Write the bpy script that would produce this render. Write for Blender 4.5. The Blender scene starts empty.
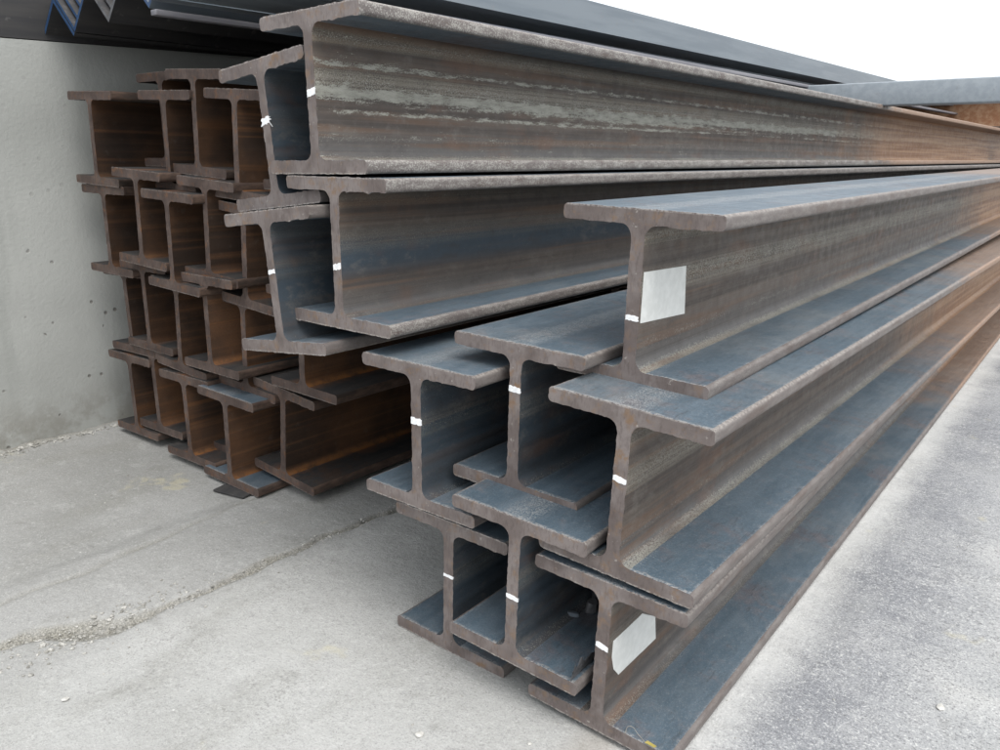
import bpy, bmesh, math, random
from mathutils import Vector, Matrix, noise
S = 0.27                      # metres per profile height
ZG = 3.322                    # camera height above the ground, in profile heights
R = math.radians
sc = bpy.context.scene
C = sc.collection

# ------------------------------------------------------------ node helpers
class NT:
    def __init__(s, name):
        s.m = bpy.data.materials.new(name); s.m.use_nodes = True
        s.t = s.m.node_tree; s.t.nodes.clear()
        s.out = s.n('ShaderNodeOutputMaterial'); s.b = s.n('ShaderNodeBsdfPrincipled')
        s.l(s.b.outputs[0], s.out.inputs[0])
        s.tc = s.n('ShaderNodeTexCoord')
        s.obj = s.tc.outputs['Object']
    def n(s, k, **kw):
        x = s.t.nodes.new(k)
        for a, v in kw.items(): setattr(x, a, v)
        return x
    def l(s, a, b): s.t.links.new(a, b)
    def put(s, sock, v):
        if hasattr(v, 'is_linked') or hasattr(v, 'links'): s.l(v, sock)
        elif v is not None:
            if isinstance(v, (tuple, list)) and len(v) == 3 and sock.type == 'RGBA': v = (*v, 1)
            sock.default_value = v
    def math(s, op, a, b=None, c=None, clamp=False):
        x = s.n('ShaderNodeMath', operation=op, use_clamp=clamp)
        for i, v in enumerate((a, b, c)):
            if v is not None: s.put(x.inputs[i], v)
        return x.outputs[0]
    def attr(s, name):
        return s.n('ShaderNodeAttribute', attribute_type='OBJECT', attribute_name=name).outputs['Fac']
    def seeded(s, scale=(1, 1, 1), vec=None, k=1.0):
        mp = s.n('ShaderNodeMapping'); s.l(vec or s.obj, mp.inputs[0]); mp.inputs['Scale'].default_value = scale
        cb = s.n('ShaderNodeCombineXYZ'); sd = s.math('MULTIPLY', s.attr('seed'), 7.31 * k)
        for i in range(3): s.l(sd, cb.inputs[i])
        va = s.n('ShaderNodeVectorMath', operation='ADD'); s.l(mp.outputs[0], va.inputs[0]); s.l(cb.outputs[0], va.inputs[1])
        return va.outputs[0]
    def scaled(s, scale):
        mp = s.n('ShaderNodeMapping'); s.l(s.obj, mp.inputs[0]); mp.inputs['Scale'].default_value = scale
        return mp.outputs[0]
    def noise(s, vec, scale, detail=3, rough=.5, dist=0):
        x = s.n('ShaderNodeTexNoise'); s.l(vec, x.inputs['Vector'])
        x.inputs['Scale'].default_value = scale; x.inputs['Detail'].default_value = detail
        x.inputs['Roughness'].default_value = rough; x.inputs['Distortion'].default_value = dist
        return x.outputs['Fac']
    def vor(s, vec, scale, feature='F1', out='Distance'):
        x = s.n('ShaderNodeTexVoronoi', feature=feature); s.l(vec, x.inputs['Vector']); x.inputs['Scale'].default_value = scale
        return x.outputs[out]
    def step(s, v, lo, hi, a=0., b=1.):
        x = s.n('ShaderNodeMapRange', interpolation_type='SMOOTHSTEP'); s.put(x.inputs['Value'], v)
        for i, q in zip(('From Min', 'From Max', 'To Min', 'To Max'), (lo, hi, a, b)): s.put(x.inputs[i], q)
        return x.outputs['Result']
    def mix(s, f, a, b, mode='MIX'):
        x = s.n('ShaderNodeMix', data_type='RGBA', blend_type=mode)
        s.put(x.inputs[0], f); s.put(x.inputs[6], a); s.put(x.inputs[7], b)
        return x.outputs[2]
    def bump(s, h, strength, dist, prev=None):
        x = s.n('ShaderNodeBump'); s.l(h, x.inputs['Height']); x.inputs['Strength'].default_value = strength
        x.inputs['Distance'].default_value = dist
        if prev: s.l(prev, x.inputs['Normal'])
        return x.outputs[0]
    def done(s, col, rough=.6, metal=0., normal=None, spec=.5):
        s.put(s.b.inputs['Base Color'], col); s.put(s.b.inputs['Roughness'], rough); s.put(s.b.inputs['Metallic'], metal)
        s.put(s.b.inputs['Specular IOR Level'], spec)
        if normal: s.l(normal, s.b.inputs['Normal'])
        return s.m
    def xyz(s):
        x = s.n('ShaderNodeSeparateXYZ'); s.l(s.obj, x.inputs[0]); return x.outputs

# ------------------------------------------------------------ materials
def mat_face(name, old):
    """broad faces of the flanges: blue grey mill scale"""
    t = NT(name)
    v = t.seeded()
    st = t.seeded((7, 1.3, 7)); big = t.noise(v, 5.5, 5, .6); streak = t.noise(st, 3.2, 5, .65)
    fine = t.noise(v, 230, 3, .7); mid = t.noise(v, 38, 5, .68)
    if old: a, b, c = (.024, .025, .027), (.050, .044, .040), (.060, .034, .022)
    else: a, b, c = (.060, .092, .120), (.088, .122, .152), (.104, .092, .100)
    col = t.mix(t.step(streak, .35, .68), a, b)
    col = t.mix(t.step(mid, .50, .75, 0, .4), col, (.135, .165, .190) if not old else (.10, .08, .065))
    col = t.mix(t.step(t.math('ADD', t.math('MULTIPLY', big, .6), t.math('MULTIPLY', mid, .4)), .50 if old else .50, .64, 0, .75), col, c)
    X = t.xyz()
    # rust creeping out of the web root on the old ones
    au = t.math('ABSOLUTE', X[0])
    if old:
        root = t.math('MULTIPLY', t.step(t.math('ADD', au, t.math('MULTIPLY', big, .09)), .05, .105, 1, 0), t.step(mid, .3, .55))
        col = t.mix(t.math('MULTIPLY', root, .7), col, (.175, .068, .022))
    else:
        sp = t.math('MULTIPLY', t.step(t.math('ADD', au, t.math('MULTIPLY', mid, .05)), .038, .066, 1, 0), t.step(t.noise(v, 520, 2, .6), .47, .58))
        col = t.mix(t.math('MULTIPLY', sp, .6), col, (.36, .36, .35))
        rim = t.math('MULTIPLY', t.step(t.math('ADD', au, t.math('MULTIPLY', mid, .02)), .131, .140), t.step(t.noise(v, 300, 2, .6), .45, .58))
        col = t.mix(t.math('MULTIPLY', rim, .6), col, (.34, .33, .32))
        fr = t.math('MULTIPLY', t.step(t.math('ADD', X[1], t.math('MULTIPLY', mid, .02)), .012, .018, 1, 0), t.step(fine, .42, .55))
        col = t.mix(t.math('MULTIPLY', fr, .7), col, (.42, .40, .38))
    rf = t.step(t.math('SUBTRACT', t.math('ADD', X[1], t.math('MULTIPLY', big, 1.4)), t.attr('rust_from')), .3, 1.5, 0, .85)
    col = t.mix(rf, col, t.mix(t.step(mid, .3, .7), (.17, .10, .065), (.27, .18, .12)))
    # thin dark scratches and pale specks
    scr = t.noise(t.seeded((26, 3.2, 26)), 7, 2, .5, 1.6)
    scr = t.math('MULTIPLY', t.step(scr, .60, .66), t.step(big, .42, .6))
    col = t.mix(t.math('MULTIPLY', scr, .6), col, (.035, .04, .045))
    s2 = t.noise(t.seeded((4.5, 30, 4.5)), 11, 2, .5, 2.2)
    s2 = t.math('MULTIPLY', t.step(t.math('ABSOLUTE', t.math('SUBTRACT', s2, .5)), .004, .012, 1, 0), t.step(t.noise(v, 9, 2), .5, .6))
    col = t.mix(t.math('MULTIPLY', s2, .5), col, (.03, .034, .04))
    spk = t.step(t.vor(v, 62), .03, .055, 1, 0)
    spk = t.math('MULTIPLY', spk, t.step(t.noise(v, 31, 1), .60, .64))
    col = t.mix(t.math('MULTIPLY', spk, .8), col, (.55, .56, .54))
    col = t.mix(t.step(t.noise(v, 520, 2, .6), .56, .66, 0, .35 if not old else .1), col, (.26, .28, .29))
    dust = t.step(t.noise(v, 3.1, 6, .7), .45, .75, 0, .25 if not old else .1)
    col = t.mix(dust, col, (.30, .29, .27))
    col = t.mix(t.step(fine, .3, .75, 0, .3), col, (.02, .02, .02))
    nrm = t.bump(fine, .25, .0007, t.bump(mid, .15, .0015))
    r = t.step(mid, .3, .7, .44, .60) if not old else .72
    return t.done(col, r, 0., nrm, .55 if not old else .3)

def mat_web(name, old):
    t = NT(name)
    v = t.seeded(); X = t.xyz()
    lng = t.noise(t.seeded((3, .16, 11)), 5.5, 4, .55)          # long straight rolling streaks
    big = t.noise(v, 4.5, 4, .6); mid = t.noise(v, 34, 4, .65)
    fine = t.noise(v, 480, 2, .6); grain = t.noise(v, 760, 2, .7)
    z = t.math('ADD', t.math('DIVIDE', X[2], S), t.math('MULTIPLY', t.math('SUBTRACT', lng, .5), .05))
    thin = t.noise(t.seeded((3, .12, 60)), 5.5, 3, .6)
    if old:
        col = t.mix(t.step(big, .35, .68), (.044, .028, .020), (.115, .058, .030))
        col = t.mix(t.step(lng, .48, .74, 0, .5), col, (.20, .092, .038))
        low = t.math('MULTIPLY', t.step(z, -.48, -.34, 1, 0), t.step(mid, .3, .6))
        col = t.mix(t.math('MULTIPLY', low, t.attr('orange')), col, (.46, .18, .04))
        col = t.mix(t.step(fine, .35, .7, 0, .3), col, (.02, .015, .012))
        col = t.mix(t.math('MULTIPLY', t.step(mid, .58, .75), .3), col, (.12, .10, .085))
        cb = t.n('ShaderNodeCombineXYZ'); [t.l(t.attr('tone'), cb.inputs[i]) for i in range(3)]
        col = t.mix(1.0, col, cb.outputs[0], 'MULTIPLY')  # scales web colour per beam: rust variation plus painted shade
        nrm = t.bump(fine, .3, .0008, t.bump(mid, .25, .002))
        return t.done(col, .82, 0., nrm, .25)
    col = t.mix(t.step(lng, .36, .66), (.056, .044, .037), (.100, .079, .064))
    col = t.mix(t.step(z, -.12, -.42, 0, .7), col, (.100, .102, .104))
    col = t.mix(t.step(thin, .52, .66, 0, .22), col, (.13, .108, .090))
    col = t.mix(t.step(thin, .34, .46, .3, 0), col, (.040, .032, .028))
    bl = t.math('MULTIPLY', t.attr('bluing'), t.step(t.math('ABSOLUTE', t.math('ADD', z, .02)), .03, .2, 1, 0))
    bl = t.math('MAXIMUM', bl, t.math('SUBTRACT', t.attr('bluing'), 1., clamp=True), clamp=True)
    col = t.mix(bl, col, (.040, .056, .072))
    brn = t.math('MULTIPLY', t.step(big, .5, .66), t.step(t.noise(t.seeded((4, 1.2, 6)), 6, 4), .45, .6))
    col = t.mix(t.math('MULTIPLY', brn, .45), col, (.135, .070, .042))
    bz = t.math('MULTIPLY', t.step(t.noise(t.seeded((5, .3, 12)), 4, 4, .6), .52, .64), .55)
    bz = t.math('MULTIPLY', bz, t.math('SUBTRACT', 1, t.math('MULTIPLY', bl, .85)))
    col = t.mix(bz, col, (.135, .080, .050))
    ol = t.math('MULTIPLY', t.math('MAXIMUM', t.step(t.math('ABSOLUTE', t.math('SUBTRACT', z, .085)), .055, .095, 1, 0), t.step(t.math('ABSOLUTE', t.math('SUBTRACT', z, .345)), .03, .06, .8, 0)), t.attr('speckle'))
    ol = t.math('MULTIPLY', ol, t.step(t.math('ADD', t.math('MULTIPLY', fine, .6), t.math('MULTIPLY', thin, .4)), .42, .54))
    col = t.mix(t.math('MULTIPLY', ol, .5), col, (.215, .200, .160))
    # speckled flaking in lengthwise bands
    def band(c, w, amt):
        d = t.math('ABSOLUTE', t.math('SUBTRACT', z, c))
        return t.math('MULTIPLY', t.step(d, 0, w, 1, 0), amt)
    mot = t.noise(t.seeded((1, .6, 1)), 22, 6, .75)
    col = t.mix(t.step(mot, .52, .68, 0, .45), col, (.045, .040, .038))
    col = t.mix(t.step(mot, .34, .47, .35, 0), col, (.150, .138, .122))
    bsum = t.math('ADD', t.math('ADD', band(.09, .10, .12), band(-.27, .06, .08)), t.math('ADD', band(-.415, .05, .20), band(.35, .06, .10)))
    bsum = t.math('MULTIPLY', bsum, t.attr('speckle'))
    thr = t.math('SUBTRACT', .665, bsum)
    spk = t.step(t.math('ADD', t.math('MULTIPLY', fine, .62), t.math('MULTIPLY', t.noise(v, 260, 3, .7), .38)), t.math('SUBTRACT', thr, .03), t.math('ADD', thr, .03))
    spk = t.math('MULTIPLY', spk, t.step(t.noise(t.seeded((3, 1, 3)), 7, 3), .3, .55, .35, 1))
    col = t.mix(t.math('MULTIPLY', spk, .62), col, (.31, .305, .265))
    # one broad flake of bare grey metal
    m3 = t.noise(t.seeded((1, .20, 1)), 95, 6, .8)
    fl = t.math('ADD', t.math('ADD', band(.010, .10, .285), t.math('ADD', band(.20, .035, .17), band(-.10, .03, .15))), t.math('ADD', t.math('MULTIPLY', t.math('SUBTRACT', m3, .5), .85), t.math('MULTIPLY', t.math('SUBTRACT', fine, .5), .45)))
    fl = t.math('ADD', fl, t.math('MULTIPLY', t.math('SUBTRACT', lng, .5), .35))
    fl = t.math('MULTIPLY', t.step(fl, .155, .172), t.attr('flaking'))
    col = t.mix(t.math('MULTIPLY', fl, .9), col, t.mix(t.step(m3, .4, .65), (.22, .22, .19), (.33, .33, .285)))
    rf = t.step(t.math('SUBTRACT', t.math('ADD', X[1], t.math('MULTIPLY', big, 1.2)), t.attr('rust_from')), .3, 1.5, 0, .8)
    col = t.mix(rf, col, t.mix(t.step(lng, .35, .65), (.21, .105, .05), (.34, .205, .115)))
    col = t.mix(t.step(grain, .42, .72, 0, .35), col, (.03, .028, .026))
    nrm = t.bump(fine, .4, .0009)
    return t.done(col, t.step(mid, .3, .7, .5, .68), 0., nrm, .4)

def mat_edge(name, old):
    """the narrow rolled tips of the flanges"""
    t = NT(name); v = t.seeded()
    st = t.noise(t.seeded((12, 2.5, 12)), 3, 4, .6); mid = t.noise(t.seeded((1, .35, 1)), 70, 5, .7); fine = t.noise(v, 320, 2, .6)
    if old: a, b, c = (.060, .040, .032), (.12, .08, .06), (.04, .035, .032)
    else: a, b, c = (.120, .104, .098), (.150, .134, .126), (.090, .066, .056)
    col = t.mix(t.step(mid, .35, .65), a, b)
    col = t.mix(t.step(st, .5, .68, 0, .7), col, c)
    col = t.mix(t.step(fine, .5, .7, 0, .25), col, (.05, .045, .04))
    XX = t.xyz(); ar = t.math('MULTIPLY', t.step(t.math('ABSOLUTE', XX[2]), .130, .1335), t.step(t.noise(v, 150, 3, .7), .38, .6))
    col = t.mix(t.math('MULTIPLY', ar, .5 if not old else 0.), col, (.34, .31, .28))
    if not old: col = t.mix(t.math('MULTIPLY', t.step(t.math('ADD', t.math('MULTIPLY', t.noise(v, 380, 2, .6), .6), t.math('MULTIPLY', mid, .4)), .50, .56), t.attr('pale_edge')), col, (.31, .30, .275))
    X = t.xyz()
    rf = t.step(t.math('SUBTRACT', t.math('ADD', X[1], st), t.attr('rust_from')), .4, 1.0, 0, .6)
    col = t.mix(rf, col, (.30, .18, .11))
    nrm = t.bump(fine, .15, .0005)
    return t.done(col, .6, 0., nrm, .35)

def mat_end(name, old):
    """cut ends: warm grey with slanting cut marks"""
    t = NT(name); v = t.seeded()
    mp = t.n('ShaderNodeMapping'); t.l(t.obj, mp.inputs[0]); mp.inputs['Rotation'].default_value = (0, R(22), 0); mp.inputs['Scale'].default_value = (1, 1, .28)
    cut = t.noise(t.seeded(vec=mp.outputs[0]), 230, 3, .6)
    mid = t.noise(v, 45, 5, .7); big = t.noise(v, 11, 3, .6); fine = t.noise(v, 420, 2, .6)
    if old: a, b, c, d = (.075, .054, .047), (.118, .088, .076), (.17, .082, .040), (.035, .028, .026)
    else: a, b, c, d = (.128, .104, .096), (.200, .172, .162), (.190, .120, .072), (.078, .060, .055)
    col = t.mix(t.step(big, .35, .65), a, b)
    col = t.mix(t.step(cut, .48, .68, 0, .45), col, d)
    col = t.mix(t.step(t.noise(v, 24, 4, .7), .45, .68, 0, .4), col, d)
    col = t.mix(t.step(mid, .52, .70, 0, .6), col, c)
    col = t.mix(t.math('MULTIPLY', t.step(big, .60, .72), t.step(mid, .42, .6)), col, c)
    # pale chipped rim
    X = t.xyz(); rm = t.math('MULTIPLY', t.step(t.math('ABSOLUTE', X[2]), .1318, .1342), t.step(t.noise(v, 210, 3, .7), .42, .56))
    col = t.mix(t.math('MULTIPLY', rm, .5 if not old else .25), col, (.46, .43, .40))
    col = t.mix(t.step(t.noise(v, 95, 3, .7), .66, .72, 0, .5), col, (.40, .37, .34) if not old else (.2, .15, .13))
    nrm = t.bump(cut, .3, .0008, t.bump(fine, .35, .0006))
    return t.done(col, .62, 0., nrm, .4 if not old else .2)

MF = {o: [mat_end('%s cut end' % n, o), mat_face('%s flange' % n, o), mat_edge('%s flange edge' % n, o), mat_web('%s web' % n, o)] for o, n in ((False, 'new steel'), (True, 'rusted steel'))}

def mat_paint():
    t = NT('white paint'); v = t.seeded()
    n = t.noise(v, 160, 3, .6)
    return t.done(t.mix(t.step(n, .35, .7), (.74, .75, .76), (.88, .89, .89)), .55, 0., t.bump(n, .4, .0006))
def mat_paper():
    t = NT('sticker paper'); n = t.noise(t.obj, 60, 4, .6); f = t.noise(t.obj, 14, 2)
    return t.done(t.mix(t.step(n, .35, .7), (.56, .57, .55), (.64, .65, .63)), .45, 0., t.bump(f, .3, .002), .4)
PAINT, PAPER = mat_paint(), mat_paper()

def mat_angle(name, a, b, rough=.42):
    t = NT(name); v = t.seeded()
    st = t.noise(t.seeded((10, .7, 10)), 3, 5, .6); mid = t.noise(v, 26, 5, .65)
    col = t.mix(t.step(st, .35, .65), a, b)
    col = t.mix(t.step(mid, .58, .75, 0, .4), col, (.17, .16, .15))
    return t.done(col, rough, .0, t.bump(mid, .2, .001), .6)
ANG = mat_angle('angle bar mill scale', (.110, .135, .158), (.150, .176, .198))
ANGD = mat_angle('dark mill scale', (.020, .020, .022), (.036, .034, .033), .75)
ANGB = mat_angle('blue painted end', (.012, .040, .105), (.02, .06, .14), .5)
ANGG = mat_angle('grey cut end', (.06, .062, .066), (.11, .11, .115), .6)
GALV = mat_angle('weathered grey steel', (.23, .26, .285), (.28, .31, .335), .5)

def mat_wall():
    t = NT('rough grey render'); o = t.obj
    big = t.noise(o, 1.4, 4, .6); mid = t.noise(o, 9, 5, .65); fine = t.noise(o, 75, 4, .65); drip = t.noise(t.scaled((2.5, 2.5, .35)), 2.4, 4, .6)
    col = t.mix(t.step(big, .35, .65), (.325, .332, .314), (.380, .387, .368))
    col = t.mix(t.step(drip, .5, .72, 0, .35), col, (.20, .212, .195))
    X = t.xyz()
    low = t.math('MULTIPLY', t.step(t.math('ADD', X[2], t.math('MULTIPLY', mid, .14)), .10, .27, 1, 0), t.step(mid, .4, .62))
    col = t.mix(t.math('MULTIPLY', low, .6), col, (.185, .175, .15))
    sp = t.math('MULTIPLY', t.step(t.vor(o, 22), .10, .18, 1, 0), t.step(t.noise(o, 11, 2), .52, .56))
    sp = t.math('MULTIPLY', sp, t.step(X[2], .35, .9, 1, .15))
    col = t.mix(t.math('MULTIPLY', sp, .75), col, (.12, .11, .095))
    pale = t.step(t.noise(o, 19, 4, .6), .64, .70, 0, .35)
    col = t.mix(pale, col, (.38, .39, .37))
    nrm = t.bump(fine, .5, .003, t.bump(mid, .12, .006, t.bump(t.math('SUBTRACT', 1, sp), .5, .004)))
    return t.done(col, .88, 0., nrm, .2)

def mat_ground():
    t = NT('worn concrete'); o = t.obj; X = t.xyz()
    big = t.noise(o, 1.1, 4, .6); mid = t.noise(o, 6.5, 5, .65); m2 = t.noise(o, 26, 5, .7)
    fine = t.noise(o, 290, 3, .7); grit = t.noise(o, 420, 2, .6)
    # left of the joint: smoother slab; right: coarse screed
    right = t.step(t.math('ADD', X[0], t.math('MULTIPLY', t.math('SUBTRACT', mid, .5), .12)), -1.44, -1.33)
    a = t.mix(t.step(big, .35, .65), (.250, .250, .238), (.335, .334, .323))
    b = t.mix(t.step(big, .3, .65), (.305, .305, .292), (.395, .395, .382))
    col = t.mix(right, a, b)
    far = t.step(X[0], -.62, -.40)
    col = t.mix(far, col, t.mix(t.step(mid, .35, .7), (.33, .335, .335), (.43, .43, .42)))
    # dark grubby speckle
    th = t.math('ADD', .57, t.math('MULTIPLY', t.math('SUBTRACT', .5, mid), .35))
    g = t.step(t.math('ADD', t.math('MULTIPLY', fine, .6), t.math('MULTIPLY', m2, .4)), th, t.math('ADD', th, .07))
    col = t.mix(t.math('MULTIPLY', g, t.step(right, 0, 1, .2, .35)), col, (.17, .165, .15))
    gs = t.math('ADD', t.math('MULTIPLY', fine, .6), t.math('MULTIPLY', t.noise(o, 520, 2, .7), .4))
    col = t.mix(t.math('MULTIPLY', t.step(gs, .57, .65, 0, .38), right), col, (.15, .145, .13))
    col = t.mix(t.math('MULTIPLY', t.step(gs, .35, .43, .35, 0), right), col, (.56, .56, .54))
    stain = t.step(t.noise(t.scaled((1.3, .55, 1)), 2.6, 5, .65), .5, .66, 0, .5)
    col = t.mix(t.math('MULTIPLY', stain, .7), col, (.225, .222, .198))
    blot = t.noise(o, 14, 5, .7)
    col = t.mix(t.step(blot, .55, .72, 0, .4), col, (.20, .198, .18))
    col = t.mix(t.step(blot, .30, .44, .3, 0), col, (.46, .46, .445))
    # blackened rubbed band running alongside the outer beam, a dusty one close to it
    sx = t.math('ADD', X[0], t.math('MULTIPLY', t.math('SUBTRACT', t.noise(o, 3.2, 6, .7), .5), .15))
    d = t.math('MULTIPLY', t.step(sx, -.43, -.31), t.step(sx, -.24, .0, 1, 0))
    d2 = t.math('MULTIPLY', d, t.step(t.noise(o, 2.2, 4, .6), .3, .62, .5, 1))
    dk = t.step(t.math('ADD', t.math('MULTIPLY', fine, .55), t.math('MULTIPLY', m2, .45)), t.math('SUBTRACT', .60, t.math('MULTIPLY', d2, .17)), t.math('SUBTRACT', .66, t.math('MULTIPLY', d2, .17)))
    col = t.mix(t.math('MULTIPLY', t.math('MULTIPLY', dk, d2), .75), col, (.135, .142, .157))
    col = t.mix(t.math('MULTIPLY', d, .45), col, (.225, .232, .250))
    salt = t.math('ADD', t.math('MULTIPLY', t.noise(o, 250, 3, .75), .65), t.math('MULTIPLY', t.noise(o, 90, 3, .7), .35))
    col = t.mix(t.math('MULTIPLY', t.step(salt, .53, .60, 0, .65), t.step(X[0], -.55, -.45, .42, 1)), col, (.11, .11, .115))
    col = t.mix(t.math('MULTIPLY', t.step(salt, .39, .46, .6, 0), t.step(X[0], -.55, -.45, .42, 1)), col, (.62, .62, .60))
    dust = t.math('MULTIPLY', t.step(sx, -.52, -.47), t.step(sx, -.44, -.31, 1, 0))
    dust = t.math('MULTIPLY', dust, t.step(m2, .25, .5, .5, 1))
    col = t.mix(t.math('MULTIPLY', dust, .7), col, (.56, .56, .545))
    nb = t.math('MULTIPLY', t.step(sx, -.60, -.52), t.step(sx, -.50, -.44, 1, 0))
    col = t.mix(t.math('MULTIPLY', nb, .35), col, (.30, .26, .21))
    ye = t.math('MULTIPLY', t.step(t.noise(o, 4.1, 3, .6), .66, .71), t.step(m2, .4, .6))
    col = t.mix(t.math('MULTIPLY', ye, .35), col, (.52, .47, .30))
    wh = t.step(t.vor(o, 30), .03, .07, 1, 0); wh = t.math('MULTIPLY', wh, t.step(t.noise(o, 17, 2), .57, .61))
    col = t.mix(t.math('MULTIPLY', wh, .6), col, (.74, .74, .72))
    cr = t.n('ShaderNodeAttribute', attribute_name='joint').outputs['Fac']
    col = t.mix(t.math('MULTIPLY', cr, t.step(m2, .3, .6, .5, 1)), col, t.mix(t.step(fine, .4, .62), (.13, .125, .105), (.33, .315, .275)))
    h = t.math('ADD', t.math('MULTIPLY', grit, .25), t.math('ADD', t.math('MULTIPLY', fine, .5), m2))
    bs = t.bump(h, .6, .004, t.bump(mid, .35, .015))
    return t.done(col, .9, 0., bs, .2)

def flatmat(name, a, b, scale=30, rough=.8, h=.4):
    t = NT(name); n = t.noise(t.obj, scale, 4, .6)
    return t.done(t.mix(t.step(n, .35, .65), a, b), rough, 0., t.bump(n, h, .002), .3)

# ------------------------------------------------------------ mesh helpers
def link(name, me, parent=None, mats=()):
    o = bpy.data.objects.new(name, me); C.objects.link(o)
    if me is not None:
        for m in mats: me.materials.append(m)
    if parent: o.parent = parent
    return o
def tag(o, label, cat, group=None, kind=None):
    if kind: o['kind'] = kind
    if label: o['label'] = label
    if cat: o['category'] = cat
    if group: o['group'] = group
    return o
def finish(bm, smooth_angle=35):
    bmesh.ops.recalc_face_normals(bm, faces=bm.faces)
    me = bpy.data.meshes.new('m'); bm.to_mesh(me); bm.free()
    if smooth_angle:
        me.polygons.foreach_set('use_smooth', [True] * len(me.polygons)); me.set_sharp_from_angle(angle=R(smooth_angle))
    return me

def loop_extrude(pts, ys, L, matof, jit=None, rnd=None, end_slot=0):
    """closed outline (u,z) swept along y; the first rings carry the ragged burr of the cut"""
    bm = bmesh.new(); n = len(pts); rings = []
    for k, y in enumerate(list(ys) + [L]):
        ring = []
        for i, (u, z) in enumerate(pts):
            dx = dz = dy = 0
            if jit and k < 2:
                a = jit(u, z)
                if a:
                    p0, p1 = pts[i - 1], pts[(i + 1) % n]
                    nx, nz = (p1[1] - p0[1]), -(p1[0] - p0[0]); q = math.hypot(nx, nz) or 1
                    e = a * max(-.3, noise.noise(Vector((u * 330 + rnd, z * 330, k * .15))) * .45 + .05 + 1.1 * noise.noise(Vector((u * 75 + rnd, z * 75, 3))) + .25 * noise.noise(Vector((u * 700 + rnd, z * 700, 3))))
                    dx, dz = nx / q * e, nz / q * e
            ring.append(bm.verts.new((u + dx, y + dy, z + dz)))
        rings.append(ring)
    for a, b in zip(rings, rings[1:]):
        for i in range(n):
            j = (i + 1) % n
            f = bm.faces.new((a[i], a[j], b[j], b[i]))
            f.material_index = matof((pts[i][0] + pts[j][0]) / 2, (pts[i][1] + pts[j][1]) / 2, pts[i], pts[j])
    for ring in (rings[0], rings[-1]):
        f = bm.faces.new(ring); f.material_index = end_slot
    return finish(bm)

def arc(cx, cz, r, a0, a1, n):
    return [(cx + r * math.cos(R(a0 + (a1 - a0) * i / n)), cz + r * math.sin(R(a0 + (a1 - a0) * i / n))) for i in range(n + 1)]
def densify(pts, d, closed=True):
    out = []
    for i, p in enumerate(pts):
        if not closed and i == len(pts) - 1: out.append(p); break
        q = pts[(i + 1) % len(pts)]; m = max(1, int(math.dist(p, q) / d))
        for k in range(m): out.append((p[0] + (q[0] - p[0]) * k / m, p[1] + (q[1] - p[1]) * k / m))
    return out

def flange_mesh(W, H, tf, tw, r, top, L, rnd, burr):
    rc = tf * .28
    z0, z1 = (H / 2 - tf, H / 2) if top else (-H / 2, -H / 2 + tf)
    # counter-clockwise outline (u right, z up)
    P = arc(W / 2 - rc, z1 - rc, rc, 0, 90, 3) + arc(-W / 2 + rc, z1 - rc, rc, 90, 180, 3) + arc(-W / 2 + rc, z0 + rc, rc, 180, 270, 3) + arc(W / 2 - rc, z0 + rc, rc, 270, 360, 3)
    P = densify(P, .0028)
    inner = z0 if top else z1
    def jit(u, z):
        if abs(z - inner) < tf * .3 and abs(u) < tw / 2 + r * 1.15: return 0
        return burr * (1.9 if abs(z - inner) < tf * .3 and u > 0 and top else 1)
    def matof(u, z, p, q):
        return 2 if abs(u) > W / 2 - rc * 1.01 else 1
    return loop_extrude(P, (0, .0025, .007), L, matof, jit, rnd)
def web_mesh(W, H, tf, tw, r, L, rnd, burr):
    zt = H / 2 - tf; h = tw / 2
    P = arc(h + r, zt - r, r, 90, 180, 6) + arc(h + r, -zt + r, r, 180, 270, 6) + arc(-h - r, -zt + r, r, -90, 0, 6) + arc(-h - r, zt - r, r, 0, 90, 6)
    P = P[::-1]
    P = densify(P, .0028)
    P = [p for i, p in enumerate(P) if math.dist(p, P[i - 1]) > 1e-6]
    def jit(u, z): return 0 if abs(z) > zt - .004 else burr * 1.1
    return loop_extrude(P, (0, .0025, .007), L, lambda *a: 3, jit, rnd)

GROUPN = {'F': 'new wide flange beams in the front pile', 'L': 'new wide flange beams leaning beside the rusty pile', 'G': 'rusty wide flange beams piled beside the wall'}
beams = {}
seedc = [0]
def props(o, seed, old, rust_from=100., flaking=0., speckle=1., bluing=0., orange=.35, pale_edge=.08, tone=1.):
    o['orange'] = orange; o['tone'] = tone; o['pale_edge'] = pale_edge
    o['seed'] = seed; o['rust_from'] = rust_from; o['flaking'] = flaking; o['speckle'] = speckle; o['bluing'] = bluing
def beam(key, X, Y, Z, roll, yaw, pit, label, L=40, old=False, prof=None, group=None, **kw):
    W, tf, tw, r = prof or ((.975, .092, .078, .065) if old else (.985, .086, .084, .07))
    seedc[0] += 1; sd = seedc[0] * 1.37
    t = link('steel_beam', None); t.empty_display_size = .05
    t.location = (X * S, Y * S, (Z + ZG) * S); t.rotation_euler = (R(pit), R(-roll), R(yaw))
    tag(t, label, 'steel beam', group or GROUPN.get(key[0]), 'thing')
    burr = .0011 if old else (.0017 if key[0] == 'L' else .0013)
    W, tf, tw, r, H, L = W * S, tf * S, tw * S, r * S, S, L * S
    for nm, me in (('flange', flange_mesh(W, H, tf, tw, r, True, L, sd, burr)), ('flange', flange_mesh(W, H, tf, tw, r, False, L, sd + 9, burr)), ('web', web_mesh(W, H, tf, tw, r, L, sd + 5, burr))):
        o = link(nm, me, t, MF[old]); props(o, sd, old, **kw)
    beams[key] = (t, sd, tw)
    return t

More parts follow.
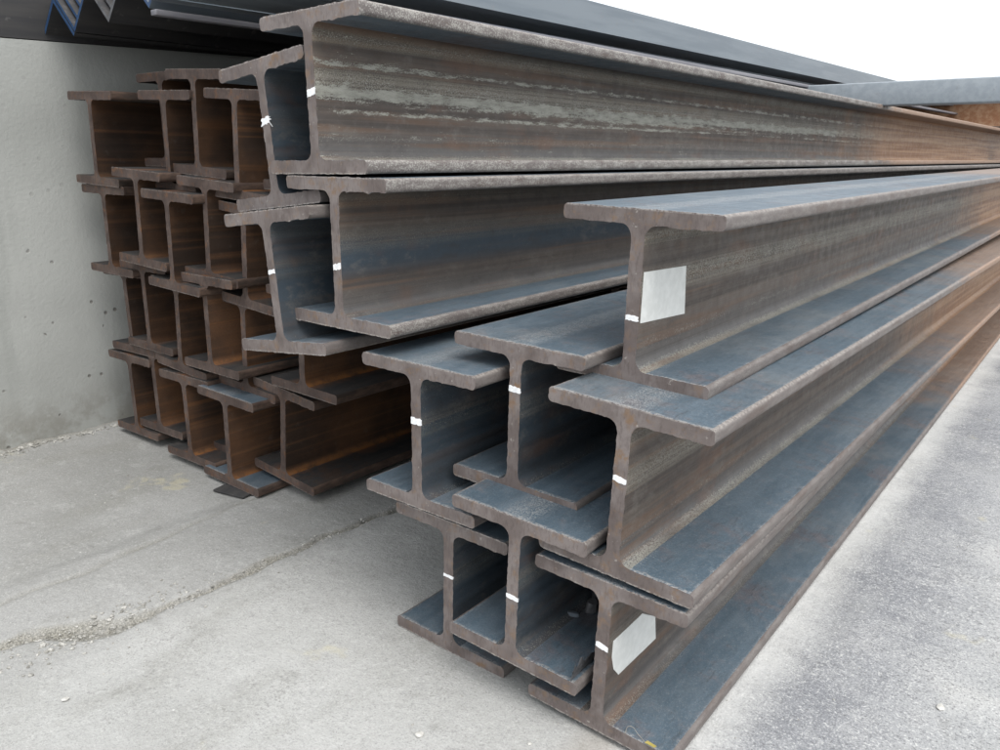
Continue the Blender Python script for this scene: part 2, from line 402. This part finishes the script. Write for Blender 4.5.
def paint_mark(key, v, w=1.0, h=.03, tilt=0, splat=0, u=0.):
    t, sd, tw = beams[key]; rn = random.Random(int(sd * 100)); bm = bmesh.new()
    hw = tw * .5 * w; P = []
    N = 26
    for i in range(N):
        a = 2 * math.pi * i / N; cx, cz = math.cos(a), math.sin(a)
        k = 1 / max(abs(cx), abs(cz)); e = 1 + rn.uniform(-.22, .18) + (splat * rn.uniform(-.3, .9) if splat else 0)
        P.append((cx * k * .97 * (1 + (e - 1) * (.15 if not splat else 1)) * hw + u * S, (cz * k * e * h * .42 + cx * tilt * h) * S + v * S))
    a = [bm.verts.new((x, -.0006, z)) for x, z in P]; b = [bm.verts.new((x, .0015, z)) for x, z in P]
    bm.faces.new(a); bm.faces.new(b[::-1])
    for i in range(N): bm.faces.new((a[i], a[(i + 1) % N], b[(i + 1) % N], b[i]))
    if splat:   # a hair of dried paint
        q = [bm.verts.new((hw * .6 + x * S, -.001, v * S + z * S)) for x, z in ((0, 0), (.045, -.05), (.048, -.047), (.004, .004))]; bm.faces.new(q)
    o = link('paint_mark', finish(bm, 0), t, [PAINT]); o['seed'] = sd
    o['label'] = 'white paint mark across the cut end of the web'

def sticker(key, pts, curl=0.):
    t, sd, tw = beams[key]; bm = bmesh.new()
    x = tw / 2 + .0008
    P = [(y * S, z * S) for y, z in pts]
    P = densify(P, .006)
    a = [bm.verts.new((x + .0004 * noise.noise(Vector((y * 50, z * 50, 1))) , y, z)) for y, z in P]
    b = [bm.verts.new((x - .0006, y, z)) for y, z in P]
    bm.faces.new(a); bm.faces.new(b[::-1]); N = len(P)
    for i in range(N): bm.faces.new((a[i], a[(i + 1) % N], b[(i + 1) % N], b[i]))
    o = link('sticker', finish(bm, 0), t, [PAPER]); o['label'] = 'blank off-white paper sticker stuck on the web'

# ------------------------------------------------------------ the beams (X, Y, Z in profile heights, roll, yaw, pitch in degrees)
beam('F1', -2.101, 3.900, -.745, -1.44, .19, .50, 'topmost beam of the front pile, with a square white sticker on its web', speckle=1.15, rust_from=2.8, pale_edge=.2)
beam('F2', -2.786, 3.713, -1.565, -1.22, .35, 0, 'middle beam of the front pile, left of and below the square sticker beam', rust_from=9., bluing=1.85, speckle=.5)
beam('F4', -3.395, 3.472, -1.748, -.3, .2, 0, 'outer left beam of the front pile, its left side free above the ground', rust_from=9., bluing=1.85, speckle=.5)
beam('F3', -1.904, 3.487, -1.732, -2.47, -.29, -.09, 'right beam of the upper row of the front pile, directly under the square sticker beam', rust_from=1.7)
beam('F6', -2.541, 3.398, -2.521, -1.76, .4, 0, 'middle beam of the bottom row of the front pile, steel scraps lying in it', rust_from=9., bluing=1.85, speckle=.5)
beam('F7', -3.222, 3.577, -2.825, -.89, .4, 0, 'left beam of the bottom row of the front pile, lying on bare concrete', rust_from=9., bluing=1.85, speckle=.5)
beam('F8', -1.960, 3.487, -2.775, -1.92, .30, 0, 'outermost bottom beam of the front pile, with a pointed white sticker', rust_from=2.3, speckle=.6)
beam('L1', -4.239, 3.439, .401, .93, -.94, .34, 'highest large beam, a pale flaked streak along its brown web', rust_from=3.05, flaking=1., speckle=1.2, pale_edge=.8)
beam('L2', -4.798, 3.493, .159, 6.31, -.85, .2, 'tilted beam leaning on the highest beam, splash of white paint on its web end', speckle=.2, bluing=1.9, rust_from=9.)
beam('L3', -4.074, 3.448, -.614, -.03, -.87, .33, 'beam directly beneath the highest beam, with a blued stripe along its web', bluing=1.0, speckle=.45, rust_from=9., pale_edge=.55)
beam('L4', -4.629, 3.336, -.844, 6.44, -.6, .1, 'lower tilted beam between the rusty pile and the blued web beam', bluing=1.8, speckle=.3, rust_from=9.)
G = {
 'G1': (-9.162, 4.361, .186, -2.2, .1, 'top row rusty beam nearest the wall, beside the pale wall'),
 'G5': (-8.549, 4.867, .394, 0, .1, 'raised rusty beam set back behind the top row, its flange tip against the wall'),
 'G2': (-7.834, 4.468, .146, -2.2, -.2, 'second rusty beam from the wall in the top row'),
 'G3': (-7.33, 4.50, .320, -3.1, -.2, 'raised rusty beam in the top row between two lower ones'),
 'G4': (-6.634, 4.469, .107, -3.65, 0, 'top row rusty beam with an orange web root, beside the tilted beams'),
 'G23': (-5.93, 4.60, .20, -2, 0, 'top row rusty beam almost hidden behind the tilted beam, only a flange tip showing'),
 'G6': (-9.133, 4.381, -.816, -.64, .1, 'second row rusty beam nearest the wall, orange chip on its top flange tip'),
 'G7': (-8.186, 4.273, -.630, -2.66, -.2, 'raised rusty beam of the second row, its flange poking up into the row above'),
 'G8': (-7.583, 4.255, -.830, -2.02, -.2, 'second row rusty beam with pale tips at both ends of its top flange'),
 'G9': (-7.10, 4.38, -.70, -3.4, .1, 'second row rusty beam with light orange left tip on its bottom flange'),
 'G10': (-6.68, 4.50, -.934, -4.48, -.2, 'second row rusty beam just left of the tilted beams'),
 'G24': (-5.95, 4.75, -.80, -2, 0, 'rusty second row beam hidden in shadow behind the tilted beams'),
 'G11': (-9.032, 4.466, -1.751, 1.39, 0, 'third row rusty beam nearest the wall'),
 'G12': (-8.55, 4.435, -1.64, -.16, 0, 'third row rusty beam, second from the wall, in deep shadow'),
 'G13': (-7.821, 4.389, -1.767, -3.41, .1, 'third row rusty beam in the middle of the row'),
 'G14': (-7.159, 4.333, -1.642, -.28, .3, 'third row rusty beam with orange scale inside and a laminated bottom flange'),
 'G15': (-6.81, 4.508, -1.844, -2.98, -.2, 'third row rusty beam standing over the blue-topped bottom beam'),
 'G22': (-5.844, 4.470, -1.659, -1.16, -.2, 'rightmost rusty beam of the third row, orange web root under the tilted beam'),
 'G17': (-9.102, 4.443, -2.782, 1.13, -.2, 'bottom row rusty beam nearest the wall'),
 'G16': (-8.60, 4.469, -2.654, 1.0, 0, 'bottom row rusty beam with a pale tip on its raised top flange'),
 'G18': (-7.763, 4.353, -2.782, .87, 0, 'bottom row rusty beam in the middle of the pile'),
 'G20': (-7.37, 4.62, -2.70, 0, 0, 'narrow-looking bottom row rusty beam set back behind the blue-topped one'),
 'G19': (-6.924, 4.300, -2.822, -1.04, .2, 'bottom row beam with a blue-grey top flange, nearest the joint in the concrete'),
 'G21': (-6.310, 4.544, -2.696, -5.2, -.3, 'rightmost rusty beam of the bottom row, its web end bright orange'),
}
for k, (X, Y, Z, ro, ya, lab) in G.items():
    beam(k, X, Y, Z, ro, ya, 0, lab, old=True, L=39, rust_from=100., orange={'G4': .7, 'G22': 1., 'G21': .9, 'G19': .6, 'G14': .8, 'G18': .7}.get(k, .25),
         tone={'G1': .55, 'G5': .5, 'G2': .5, 'G3': .75, 'G4': 1.25, 'G6': .5, 'G7': .75, 'G8': .6, 'G9': .9, 'G10': 1., 'G11': .5, 'G12': .6, 'G13': .75, 'G14': 1.2, 'G15': 1.1, 'G17': .6, 'G16': .95, 'G18': 1., 'G19': 1.1, 'G21': .95, 'G22': 1.1}.get(k, .8))  # shade of the dark left cells painted into web colour, with rust variation
# the blue-grey top of one rusty beam is fresh scale
for o in beams['G19'][0].children:
    if o.name.startswith('flange'): o.data.materials[1] = MF[False][1]

paint_mark('L1', .008, 1.0, .055, .25, u=0.)
paint_mark('L2', .089, 1.1, .05, .2, .3)
paint_mark('L3', -.079, .95, .05, .2)
paint_mark('L4', .076, .95, .035, .15)
paint_mark('F1', -.108, 1.0, .035)
paint_mark('F2', .205, 1.1, .045, -.1)
paint_mark('F4', .112, 1.1, .055)
paint_mark('F3', .085, 1.0, .04, -.1)
paint_mark('F7', .088, 1.05, .028)
paint_mark('F6', -.036, 1.1, .035, -.1)
paint_mark('F8', .080, 1.0, .04, -.2)
sticker('F1', [(.02, .155), (.56, .135), (.60, -.168), (.02, -.135)])
sticker('F8', [(.05, .109), (.40, .118), (.595, 0), (.635, -.183), (.154, -.178), (.085, -.10), (.05, .0)])

# two recessed beams that carry the leaning ones
beam('S1', -4.5, 7.6, -2.81, 0, -.6, 0, 'recessed lower support beam in the dark gap between the piles', L=34, old=True, group='support beams hidden between the piles')
beam('S2', -4.5, 7.9, -1.80, 0, -.6, 0, 'recessed upper support beam under the leaning beams, in the dark gap', L=34, old=True, group='support beams hidden between the piles')

# ------------------------------------------------------------ angle bars on the rack
def vee(t, leg, th, inverted=False):
    # L section standing on its corner; outline counter-clockwise; corner at (0,0)
    c = math.sqrt(.5); a = leg * c; q = th * c
    P = [(0, 0), (a, a), (a - q, a + q), (0, 2 * q), (-a + q, a + q), (-a, a)]
    if inverted: P = [(x, -z) for x, z in P][::-1]
    return P
def angle_bar(X, Z, Y, label, leg=.60, th=.034, inv=False, endmat=ANGG, L=38, pit=1.0, mat=ANG, yaw=0):
    seedc[0] += 1
    P = [(u * S, z * S) for u, z in vee(None, leg, th, inv)]
    me = loop_extrude(P, (0, .004), L * S, lambda *a: 1)
    o = link('angle_bar', me, None, [endmat, mat]); o['seed'] = seedc[0] * 1.37
    o.location = (X * S, Y * S, (Z + ZG) * S); o.rotation_euler = (R(pit), 0, R(yaw))
    return tag(o, label, 'angle bar', 'steel angle bars laid on the rack above the wall')
words_ = ['lowest', 'second', 'topmost']
cols = [(-9.27, 1.29, 4.36, 'nearest the wall', ANGB, ANGD, 3), (-8.46, 1.31, 4.33, 'second from the wall', ANGG, ANGD, 3), (-7.56, 1.345, 4.27, 'third from the wall', ANGB, ANG, 3)]
for X, Z, Y, w, em, mt, n in cols:
    for k in range(n):
        angle_bar(X, Z + k * .10, Y + .06 * ((k * 7) % 3), '%s angle bar of the V-shaped column %s' % (words_[k], w), endmat=em, mat=mt, leg=.60 - .02 * k)
angle_bar(-9.69, 1.68, 4.36, 'upturned blue-ended angle bar straddling the left edge of the rack', inv=True, endmat=ANGB, mat=ANGD, leg=.56, th=.04)
angle_bar(-9.86, 1.80, 4.50, 'upper upturned blue-ended angle bar nearest the wall', inv=True, endmat=ANGB, mat=ANGD, leg=.56, th=.04)
def upright_bar(X, Z, Y, label, h=.36, w=.55, th=.045):
    """X is the outer face of the upright leg"""
    seedc[0] += 1
    P = [(0, 0), (0, h), (-th, h), (-th, th), (-w, th), (-w, 0)]
    P = [(u * S, z * S) for u, z in P]
    me = loop_extrude(P, (0, .004), 38 * S, lambda *a: 1)
    o = link('angle_bar', me, None, [ANGG, ANG]); o['seed'] = seedc[0] * 1.37
    o.location = (X * S, Y * S, (Z + ZG) * S); o.rotation_euler = (R(1.15), 0, 0)
    return tag(o, label, 'angle bar', 'steel angle bars laid on the rack above the wall')
upright_bar(-6.98, 1.345, 4.05, 'angle bar with one leg upright, next to the third V-shaped column', .40, .2)
upright_bar(-6.30, 1.33, 4.1, 'angle bar with one leg upright, between two others on the rack')
upright_bar(-5.66, 1.30, 4.2, 'angle bar with one leg upright, one in from the outer edge')
upright_bar(-5.00, 1.31, 4.0, 'outermost pale blue-grey angle bar, its upright leg against the sky', .27)
upright_bar(-5.055, 1.365, 4.3, 'angle bar nested in the outermost one, showing a thin line above it', .265)

def box_mesh(x0, x1, y0, y1, z0, z1, bev=.0, seg=2):
    bm = bmesh.new(); bmesh.ops.create_cube(bm, size=1)
    for v in bm.verts: v.co = Vector(((x0 + x1) / 2 + v.co.x * (x1 - x0), (y0 + y1) / 2 + v.co.y * (y1 - y0), (z0 + z1) / 2 + v.co.z * (z1 - z0)))
    if bev: bmesh.ops.bevel(bm, geom=list(bm.edges), offset=bev, segments=seg, affect='EDGES', profile=.5)
    return finish(bm, 40)
LIL = mat_angle('lilac grey scale', (.14, .138, .155), (.20, .195, .21), .5)
for X, Y, Z, w_, lab in ((-4.92, 5.2, 1.15, .16, 'thin flat bar just above the highest beam, under the outermost angle bar'), (-7.47, 4.26, 1.30, .10, 'thin pale flat bar under the third V-shaped column')):
    seedc[0] += 1
    o = link('flat_bar', box_mesh(-w_ / 2 * S, w_ / 2 * S, 0, 36 * S, -.025 * S, .025 * S, .0015), None, [LIL])
    o['seed'] = seedc[0] * 1.1; o.location = (X * S, Y * S, (Z + ZG) * S); o.rotation_euler = (R(1.0), 0, 0)
    tag(o, lab, 'flat bar')

# bearers across the piles: box section with weld seam
def bearer(Y, x0, x1, z0, z1, label, mat, w=.38):
    me = box_mesh(0, (x1 - x0) * S, 0, w * S, 0, (z1 - z0) * S, .006, 3)
    o = link('cross_bearer', me, None, [mat]); o['seed'] = Y; o.location = (x0 * S, Y * S, (z0 + ZG) * S)
    return tag(o, label, 'steel bearer', 'square steel tubes laid across the piles')
bearer(15.0, -9.9, 3.0, .955, 1.335, 'grey square steel tube lying across the piles, against the white sky at right', GALV)
bearer(9.2, -9.9, -4.9, .90, 1.18, 'dark steel tube under the angle bars, hidden behind the highest beam', ANGD)
# rusty cross beam under the far bearer
t = beam('X1', 0, 0, 0, 0, 0, 0, 'rusty steel beam lying crosswise under the grey square tube', L=15, old=True, group='crosswise beam at the far end')
del t['group']
t.location = (-9 * S, 30 * S, (1.08 + .5 + ZG) * S); t.rotation_euler = (0, 0, R(-90))
for o in t.children:
    o.data.materials[3] = o.data.materials[1] = flatmat('orange rust', (.30, .155, .085), (.42, .27, .17), 22)
# dark channel on top of the wall
def channel_mesh(L):
    h, w, tt = .75 * S, .3 * S, .05 * S
    P = [(0, 0), (0, h), (-w, h), (-w, h - tt), (-tt, h - tt), (-tt, tt), (-w, tt), (-w, 0)]
    return loop_extrude(P, (0, .01), L * S, lambda *a: 0)
o = link('wall_channel', channel_mesh(50), None, [ANGD]); o['seed'] = 8.8
o.location = (-9.99 * S, -6 * S, (.90 + ZG) * S); o.rotation_euler = (R(2.0), 0, 0)
tag(o, 'dark steel channel lying along the top of the grey wall', 'steel channel')

# ------------------------------------------------------------ wall
def wall():
    bm = bmesh.new(); ny, nz = 150, 46
    y0, y1 = -10 * S, 46 * S
    top = lambda y: (1.235 + .038 * (y / S - 4) + ZG) * S
    g = []
    for j in range(ny + 1):
        y = y0 + (y1 - y0) * j / ny; row = []
        for i in range(nz + 1):
            z = -.05 + (top(y) + .05) * i / nz
            e = .006 * noise.noise(Vector((y * 2.1, z * 2.1, 0))) + .003 * noise.noise(Vector((y * 9, z * 9, 4)))
            row.append(bm.verts.new((-9.97 * S + e, y, z)))
        g.append(row)
    for j in range(ny):
        for i in range(nz): bm.faces.new((g[j][i], g[j + 1][i], g[j + 1][i + 1], g[j][i + 1]))
    back = [[bm.verts.new((-10.8 * S, r_[k].co.y, r_[k].co.z)) for k in (0, -1)] for r_ in g]
    for j in range(ny):
        bm.faces.new((g[j][-1], g[j + 1][-1], back[j + 1][1], back[j][1])); bm.faces.new((back[j][0], back[j][1], back[j + 1][1], back[j + 1][0]))
    for j in (0, -1):
        bm.faces.new([v for v in g[j]] + [back[j][1], back[j][0]])
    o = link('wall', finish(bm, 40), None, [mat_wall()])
    tag(o, 'rough grey-green rendered wall behind the rusty beams', 'wall', None, 'thing')
wall()

# ------------------------------------------------------------ ground
def seg_dist(x, y, line):
    best = 9; tb = 0
    for (a, b) in zip(line, line[1:]):
        ax, ay = a; bx, by = b; dx, dy = bx - ax, by - ay
        q = max(0, min(1, ((x - ax) * dx + (y - ay) * dy) / (dx * dx + dy * dy)))
        d = math.hypot(x - ax - q * dx, y - ay - q * dy)
        if d < best: best = d; tb = ay + q * dy
    return best, tb
J1 = [(-6.2, -2), (-5.72, 1.2), (-5.66, 1.9), (-5.34, 2.25), (-5.26, 2.9), (-5.20, 5.1), (-5.22, 12)]
J2 = [(-6.5, -2), (-6.28, 1.86), (-6.31, 2.63), (-6.48, 3.97), (-6.5, 6)]
J3 = [(-9.93, -8), (-9.93, 30)]
def gheight(x, y):
    """x, y in profile heights; returns height in metres and joint mask"""
    z = .0035 * noise.noise(Vector((x * .7, y * .7, 0))) + .0012 * noise.noise(Vector((x * 5, y * 5, 2)))
    w = .10 * noise.noise(Vector((x * 2.3, y * 2.3, 7)))
    m = 0
    d, ty = seg_dist(x + w, y + w * .4, J1)
    crumb = max(0, 1 - abs(ty - 2.15) / .42)
    wid = .038 + .035 * max(0, noise.noise(Vector((ty * 1.7, 3, 1)))) + .085 * crumb
    if d < wid * 1.6:
        k = max(0, 1 - (d / (wid * 1.3)) ** 2)
        z -= k * (.006 + .006 * crumb); m = max(m, min(1, k * 1.6) * .85)
        z += k * .006 * noise.noise(Vector((x * 17, y * 17, 5)))
    # thin deep line in the joint
    d1 = abs(d - wid * .25)
    if d < wid * 1.6 and d1 < .014 and noise.noise(Vector((ty * 1.3, 9, 1))) > -.25: z -= .007; m = 1
    d, ty = seg_dist(x + w * .7, y, J2)
    fade = max(0, noise.noise(Vector((ty * 1.1, 6, 6))) + .45) if ty > 1.2 else .3
    if d < .05: k = (1 - d / .05) * min(1, fade * 1.6); z -= .006 * k; m = max(m, k * .55)
    q = max(0., min(1., (-6.45 + w * .5 - x) / .25)); z -= .011 * q * q * (3 - 2 * q)
    d, ty = seg_dist(x + w * .9, y, J3)
    if d < .12: k = 1 - d / .12; z += .012 * k * (.5 + .7 * noise.noise(Vector((x * 9, y * 9, 1)))); m = max(m, k * .8)
    return z, m
def ground():
    bm = bmesh.new(); lay = bm.verts.layers.float.new('joint')
    xs = []; x = -200.
    def axis(marks):
        out = [marks[0][0]]
        for (a, s_), (b, _) in zip(marks, marks[1:]):
            n = max(1, round((b - a) / s_)); out += [a + (b - a) * i / n for i in range(1, n + 1)]
        return out
    xs = axis([(-1500, 350), (-100, 18), (-10.4, .045), (-9.7, .06), (-6.8, .028), (-4.4, .08), (.5, .5), (8, 20), (100, 350), (1500, 1)])
    ys = axis([(-1500, 350), (-100, 20), (-2, .3), (1.0, .028), (5.6, .09), (12, 1.5), (60, 60), (300, 300), (1500, 1)])
    g = []
    for y in ys:
        row = []
        for x in xs:
            z, m = gheight(x, y) if -11 < x < 1 and -2 < y < 14 else (0, 0)
            v = bm.verts.new((x * S, y * S, z)); v[lay] = m; row.append(v)
        g.append(row)
    for j in range(len(ys) - 1):
        for i in range(len(xs) - 1): bm.faces.new((g[j][i], g[j][i + 1], g[j + 1][i + 1], g[j + 1][i]))
    me = finish(bm, 0); me.polygons.foreach_set('use_smooth', [True] * len(me.polygons))
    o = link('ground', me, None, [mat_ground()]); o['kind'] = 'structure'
ground()

# loose grit in the joints: nobody could count it
def rock(bm, x, y, z, r, rn, squash=.6):
    ret = bmesh.ops.create_icosphere(bm, subdivisions=1, radius=r)
    s = (rn.uniform(.7, 1.3), rn.uniform(.7, 1.3), squash * rn.uniform(.7, 1.2)); a = rn.uniform(0, 6.28)
    for v in ret['verts']:
        k = rn.uniform(.75, 1.2); p = Vector((v.co.x * s[0] * k, v.co.y * s[1] * k, v.co.z * s[2] * k)); p.rotate(Matrix.Rotation(a, 3, 'Z'))
        v.co = p + Vector((x, y, z))
rn = random.Random(4)
bm = bmesh.new()
for i in range(1500):
    q = rn.random()
    if q < .25: yy = rn.gauss(2.2, .38); xx = -5.42 + rn.gauss(0, .10); r = abs(rn.gauss(.0, .0021)) + .0008
    elif q < .75:
        yy = rn.uniform(1.0, 5.4); k = [p for p in zip(J1, J1[1:]) if p[0][1] <= yy <= p[1][1]][0]
        f = (yy - k[0][1]) / (k[1][1] - k[0][1]); xx = k[0][0] + f * (k[1][0] - k[0][0]) + rn.gauss(0, .045); r = abs(rn.gauss(0, .0013)) + .0006
    elif q < .85: xx = -9.86 + abs(rn.gauss(0, .06)); yy = rn.uniform(2.8, 4.8); r = abs(rn.gauss(0, .004)) + .0015
    else: xx = rn.uniform(-9.5, -.2); yy = rn.uniform(1, 8); r = abs(rn.gauss(0, .0011)) + .0007
    z, m = gheight(xx, yy); rock(bm, xx * S, yy * S, z + r * .25, r, rn)
o = link('grit', finish(bm, 0), None, [flatmat('grit', (.20, .195, .175), (.44, .43, .40), 60)]); o['kind'] = 'stuff'; o['label'] = 'loose pale grit in the joints of the concrete'
# a few loose stones one can count
for (x, y, r, lab) in ((-.40, 5.08, .008, 'small pale flat stone chip on the concrete right of the front pile'), (-4.77, 1.67, .008, 'pale mortar lump at the lower end of the crumbled joint'),
                       (-2.80, 2.84, .007, 'tiny white chip on the concrete in front of the bottom beams'), (-2.24, 3.19, .006, 'tiny grey chip just under the front bottom beam')):
    bm = bmesh.new(); rock(bm, 0, 0, 0, r, rn, .4)
    bmesh.ops.subdivide_edges(bm, edges=list(bm.edges), cuts=1, smooth=.6)
    o = link('stone_chip', finish(bm, 40), None, [flatmat('pale chip', (.42, .41, .38), (.56, .55, .52), 80)]); o.location = (x * S, y * S, gheight(x, y)[0] + r * .3)
    tag(o, lab, 'stone chip', 'loose stone chips on the concrete')

# packing under the rusty pile
o = link('steel_plate', box_mesh(-.20 * S, .22 * S, 0, .42 * S, 0, .024 * S, .002), None, [ANGD]); o['seed'] = 1.
o.location = (-6.80 * S, 4.17 * S, -.009); o.rotation_euler = (0, 0, R(12)); tag(o, 'small dark steel plate lying under the front corner of the rusty pile', 'steel plate')
for x, lab in ((-8.25, 'dark block under the middle of the rusty pile, in its shadow'), (-7.35, 'dark block under the rusty pile, behind the small plate')):
    o = link('packing_block', box_mesh(-.16 * S, .16 * S, 0, 1.5 * S, 0, .085 * S, .003), None, [ANGD]); o['seed'] = x
    o.location = (x * S, 4.75 * S, -.0125); tag(o, lab, 'packing block', 'packing blocks under the rusty pile')

# ------------------------------------------------------------ scraps in the open cell of the bottom row
def scrap(kind, loc, rot, size, mat, label):
    bm = bmesh.new(); N = 9; r_ = random.Random(hash(label) % 999 if False else len(label) * 7)
    P = []
    for i in range(N):
        a = 2 * math.pi * i / N; P.append((math.cos(a) * size[0] * r_.uniform(.7, 1.1), math.sin(a) * size[1] * r_.uniform(.7, 1.1)))
    lo = [bm.verts.new((x, y, r_.uniform(-.1, .1) * size[2])) for x, y in P]; hi = [bm.verts.new((x * .93, y * .93, size[2] * r_.uniform(.8, 1.2))) for x, y in P]
    bm.faces.new(lo[::-1]); bm.faces.new(hi)
    for i in range(N): bm.faces.new((lo[i], lo[(i + 1) % N], hi[(i + 1) % N], hi[i]))
    bmesh.ops.bevel(bm, geom=list(bm.edges), offset=size[2] * .12, segments=1, affect='EDGES')
    o = link('steel_scrap', finish(bm, 30), None, [mat]); o['seed'] = len(label) * .7
    o.location = loc; o.rotation_euler = rot
    tag(o, label, 'steel scrap', 'offcuts lying inside the bottom row of the front pile')
def in_beam(key, u, s, v):
    t = beams[key][0]; return Matrix.LocRotScale(t.location, t.rotation_euler, None) @ Vector((u * S, s * S, v * S))
fl = -.5 + .086
SLAG = mat_angle('slag', (.05, .052, .056), (.10, .10, .105), .55)
scrap('a', in_beam('F6', .10, .58, fl + .0), (0, 0, .3), (.014, .007, .008), ANG, 'small blue-grey steel offcut lying inside the middle bottom beam')
scrap('b', in_beam('F6', .155, .70, fl + .0), (.1, .1, 1.1), (.014, .011, .020), SLAG, 'dark round steel lump behind the blue-grey offcut')
scrap('c', in_beam('F6', .13, .82, fl + .0), (.1, -.1, 1.9), (.014, .012, .030), SLAG, 'dark lump of slag leaning furthest back in the cell')
def slag():
    bm = bmesh.new(); bmesh.ops.create_grid(bm, x_segments=26, y_segments=16, size=1)
    for v in bm.verts:
        x, y = v.co.x, v.co.y
        w = noise.noise(Vector((x * 3, y * 3, 0))); w2 = noise.noise(Vector((x * 9, y * 9, 5)))
        v.co = Vector((.007 * y + .006 * w, .040 * x, .017 * (1 + y) * (1 - .3 * x) + .008 * w + .005 * w2 + .006 * (1 + y) * w))
    bmesh.ops.solidify(bm, geom=list(bm.faces), thickness=.0025)
    o = link('crumpled_sheet', finish(bm, 25), None, [SLAG]); o['seed'] = 2.
    o.location = in_beam('F6', .455, .15, fl - .04); o.rotation_euler = (0, R(-6), R(4))
    tag(o, 'crumpled dark scale sheet jammed between the bottom flange and the sticker beam web', 'scrap sheet')
slag()
# yellow tape end with a thread on the lowest flange
bm = bmesh.new()
vs = [bm.verts.new(p) for p in ((-.009, 0, 0), (.008, .002, .002), (.009, .007, .003), (-.008, .006, .001))]; bm.faces.new(vs)
bmesh.ops.solidify(bm, geom=list(bm.faces), thickness=.0008)
o = link('tape_scrap', finish(bm, 0), None, [flatmat('yellow tape', (.50, .42, .12), (.62, .54, .22), 20, .5)])
o.location = in_beam('F8', .36, -.02, fl + .02); o.rotation_euler = (0, .1, -.2)
tag(o, 'yellow tape scrap on the front end of the lowest flange', 'tape scrap')
cv = bpy.data.curves.new('thread', 'CURVE'); cv.dimensions = '3D'; cv.bevel_depth = .0003; cv.bevel_resolution = 1
sp = cv.splines.new('BEZIER'); pts = [(.20, -.01, .03), (.215, .01, .075), (.27, .03, .03), (.34, .0, .02)]
sp.bezier_points.add(len(pts) - 1)
for b, p in zip(sp.bezier_points, pts):
    b.co = in_beam('F8', p[0], p[1], fl + p[2] - .02); b.handle_left_type = b.handle_right_type = 'AUTO'
tmp = bpy.data.objects.new('tmp', cv); C.objects.link(tmp)
me = bpy.data.meshes.new_from_object(tmp.evaluated_get(bpy.context.evaluated_depsgraph_get())); bpy.data.objects.remove(tmp)
o = link('thread', me, None, [flatmat('thread', (.30, .27, .22), (.38, .35, .3))])
tag(o, 'thin pale thread lying beside the yellow tape scrap', 'thread')

# ------------------------------------------------------------ light
SUN_EL, SUN_AZ = 60, 112          # azimuth clockwise from +Y
EXPO = .80
w = bpy.data.worlds.new('World'); sc.world = w; w.use_nodes = True; nt = w.node_tree; nt.nodes.clear()
out = nt.nodes.new('ShaderNodeOutputWorld'); bg = nt.nodes.new('ShaderNodeBackground'); sky = nt.nodes.new('ShaderNodeTexSky')
sky.sky_type = 'NISHITA'; sky.sun_disc = False; sky.sun_elevation = R(SUN_EL); sky.sun_rotation = R(SUN_AZ); sky.air_density = 1.3; sky.dust_density = 5
hs = nt.nodes.new('ShaderNodeHueSaturation'); hs.inputs['Saturation'].default_value = .28; hs.inputs['Value'].default_value = 1.0
mx = nt.nodes.new('ShaderNodeMix'); mx.data_type = 'RGBA'; mx.inputs[0].default_value = .55; mx.inputs[7].default_value = (9.5, 9.9, 10.4, 1)   # cloud deck
nt.links.new(sky.outputs[0], hs.inputs['Color']); nt.links.new(hs.outputs[0], mx.inputs[6]); nt.links.new(mx.outputs[2], bg.inputs[0]); bg.inputs[1].default_value = .12
nt.links.new(bg.outputs[0], out.inputs[0])
sl = bpy.data.lights.new('sun', 'SUN'); sl.energy = 1.2; sl.angle = R(45); sl.color = (1, .97, .93)
so = bpy.data.objects.new('sun', sl); C.objects.link(so)
d = Vector((math.sin(R(SUN_AZ)) * math.cos(R(SUN_EL)), math.cos(R(SUN_AZ)) * math.cos(R(SUN_EL)), math.sin(R(SUN_EL))))
so.rotation_euler = d.to_track_quat('Z', 'Y').to_euler()

# ------------------------------------------------------------ camera
F, PIT, YAW, ROLL = 785.6465, R(15.28771), R(37.97307), R(-.58446)
cam = bpy.data.cameras.new('camera'); cam.lens = 36 * F / 1000; cam.sensor_width = 36; cam.clip_start = .02; cam.clip_end = 2000
co = bpy.data.objects.new('camera', cam); C.objects.link(co); sc.camera = co
r0 = Vector((math.cos(YAW), math.sin(YAW), 0)); h0 = Vector((-math.sin(YAW), math.cos(YAW), 0)); zz = Vector((0, 0, 1))
fwd = h0 * math.cos(PIT) - zz * math.sin(PIT); up0 = h0 * math.sin(PIT) + zz * math.cos(PIT)
rt = r0 * math.cos(ROLL) - up0 * math.sin(ROLL); up = r0 * math.sin(ROLL) + up0 * math.cos(ROLL)
M = Matrix((rt, up, -fwd)).transposed().to_4x4(); M.translation = Vector((0, 0, ZG * S)); co.matrix_world = M
sc.view_settings.view_transform = 'Standard'; sc.view_settings.look = 'None'; sc.view_settings.gamma = 1; sc.view_settings.exposure = EXPO
sc.cycles.use_denoising = True; sc.cycles.max_bounces = 8
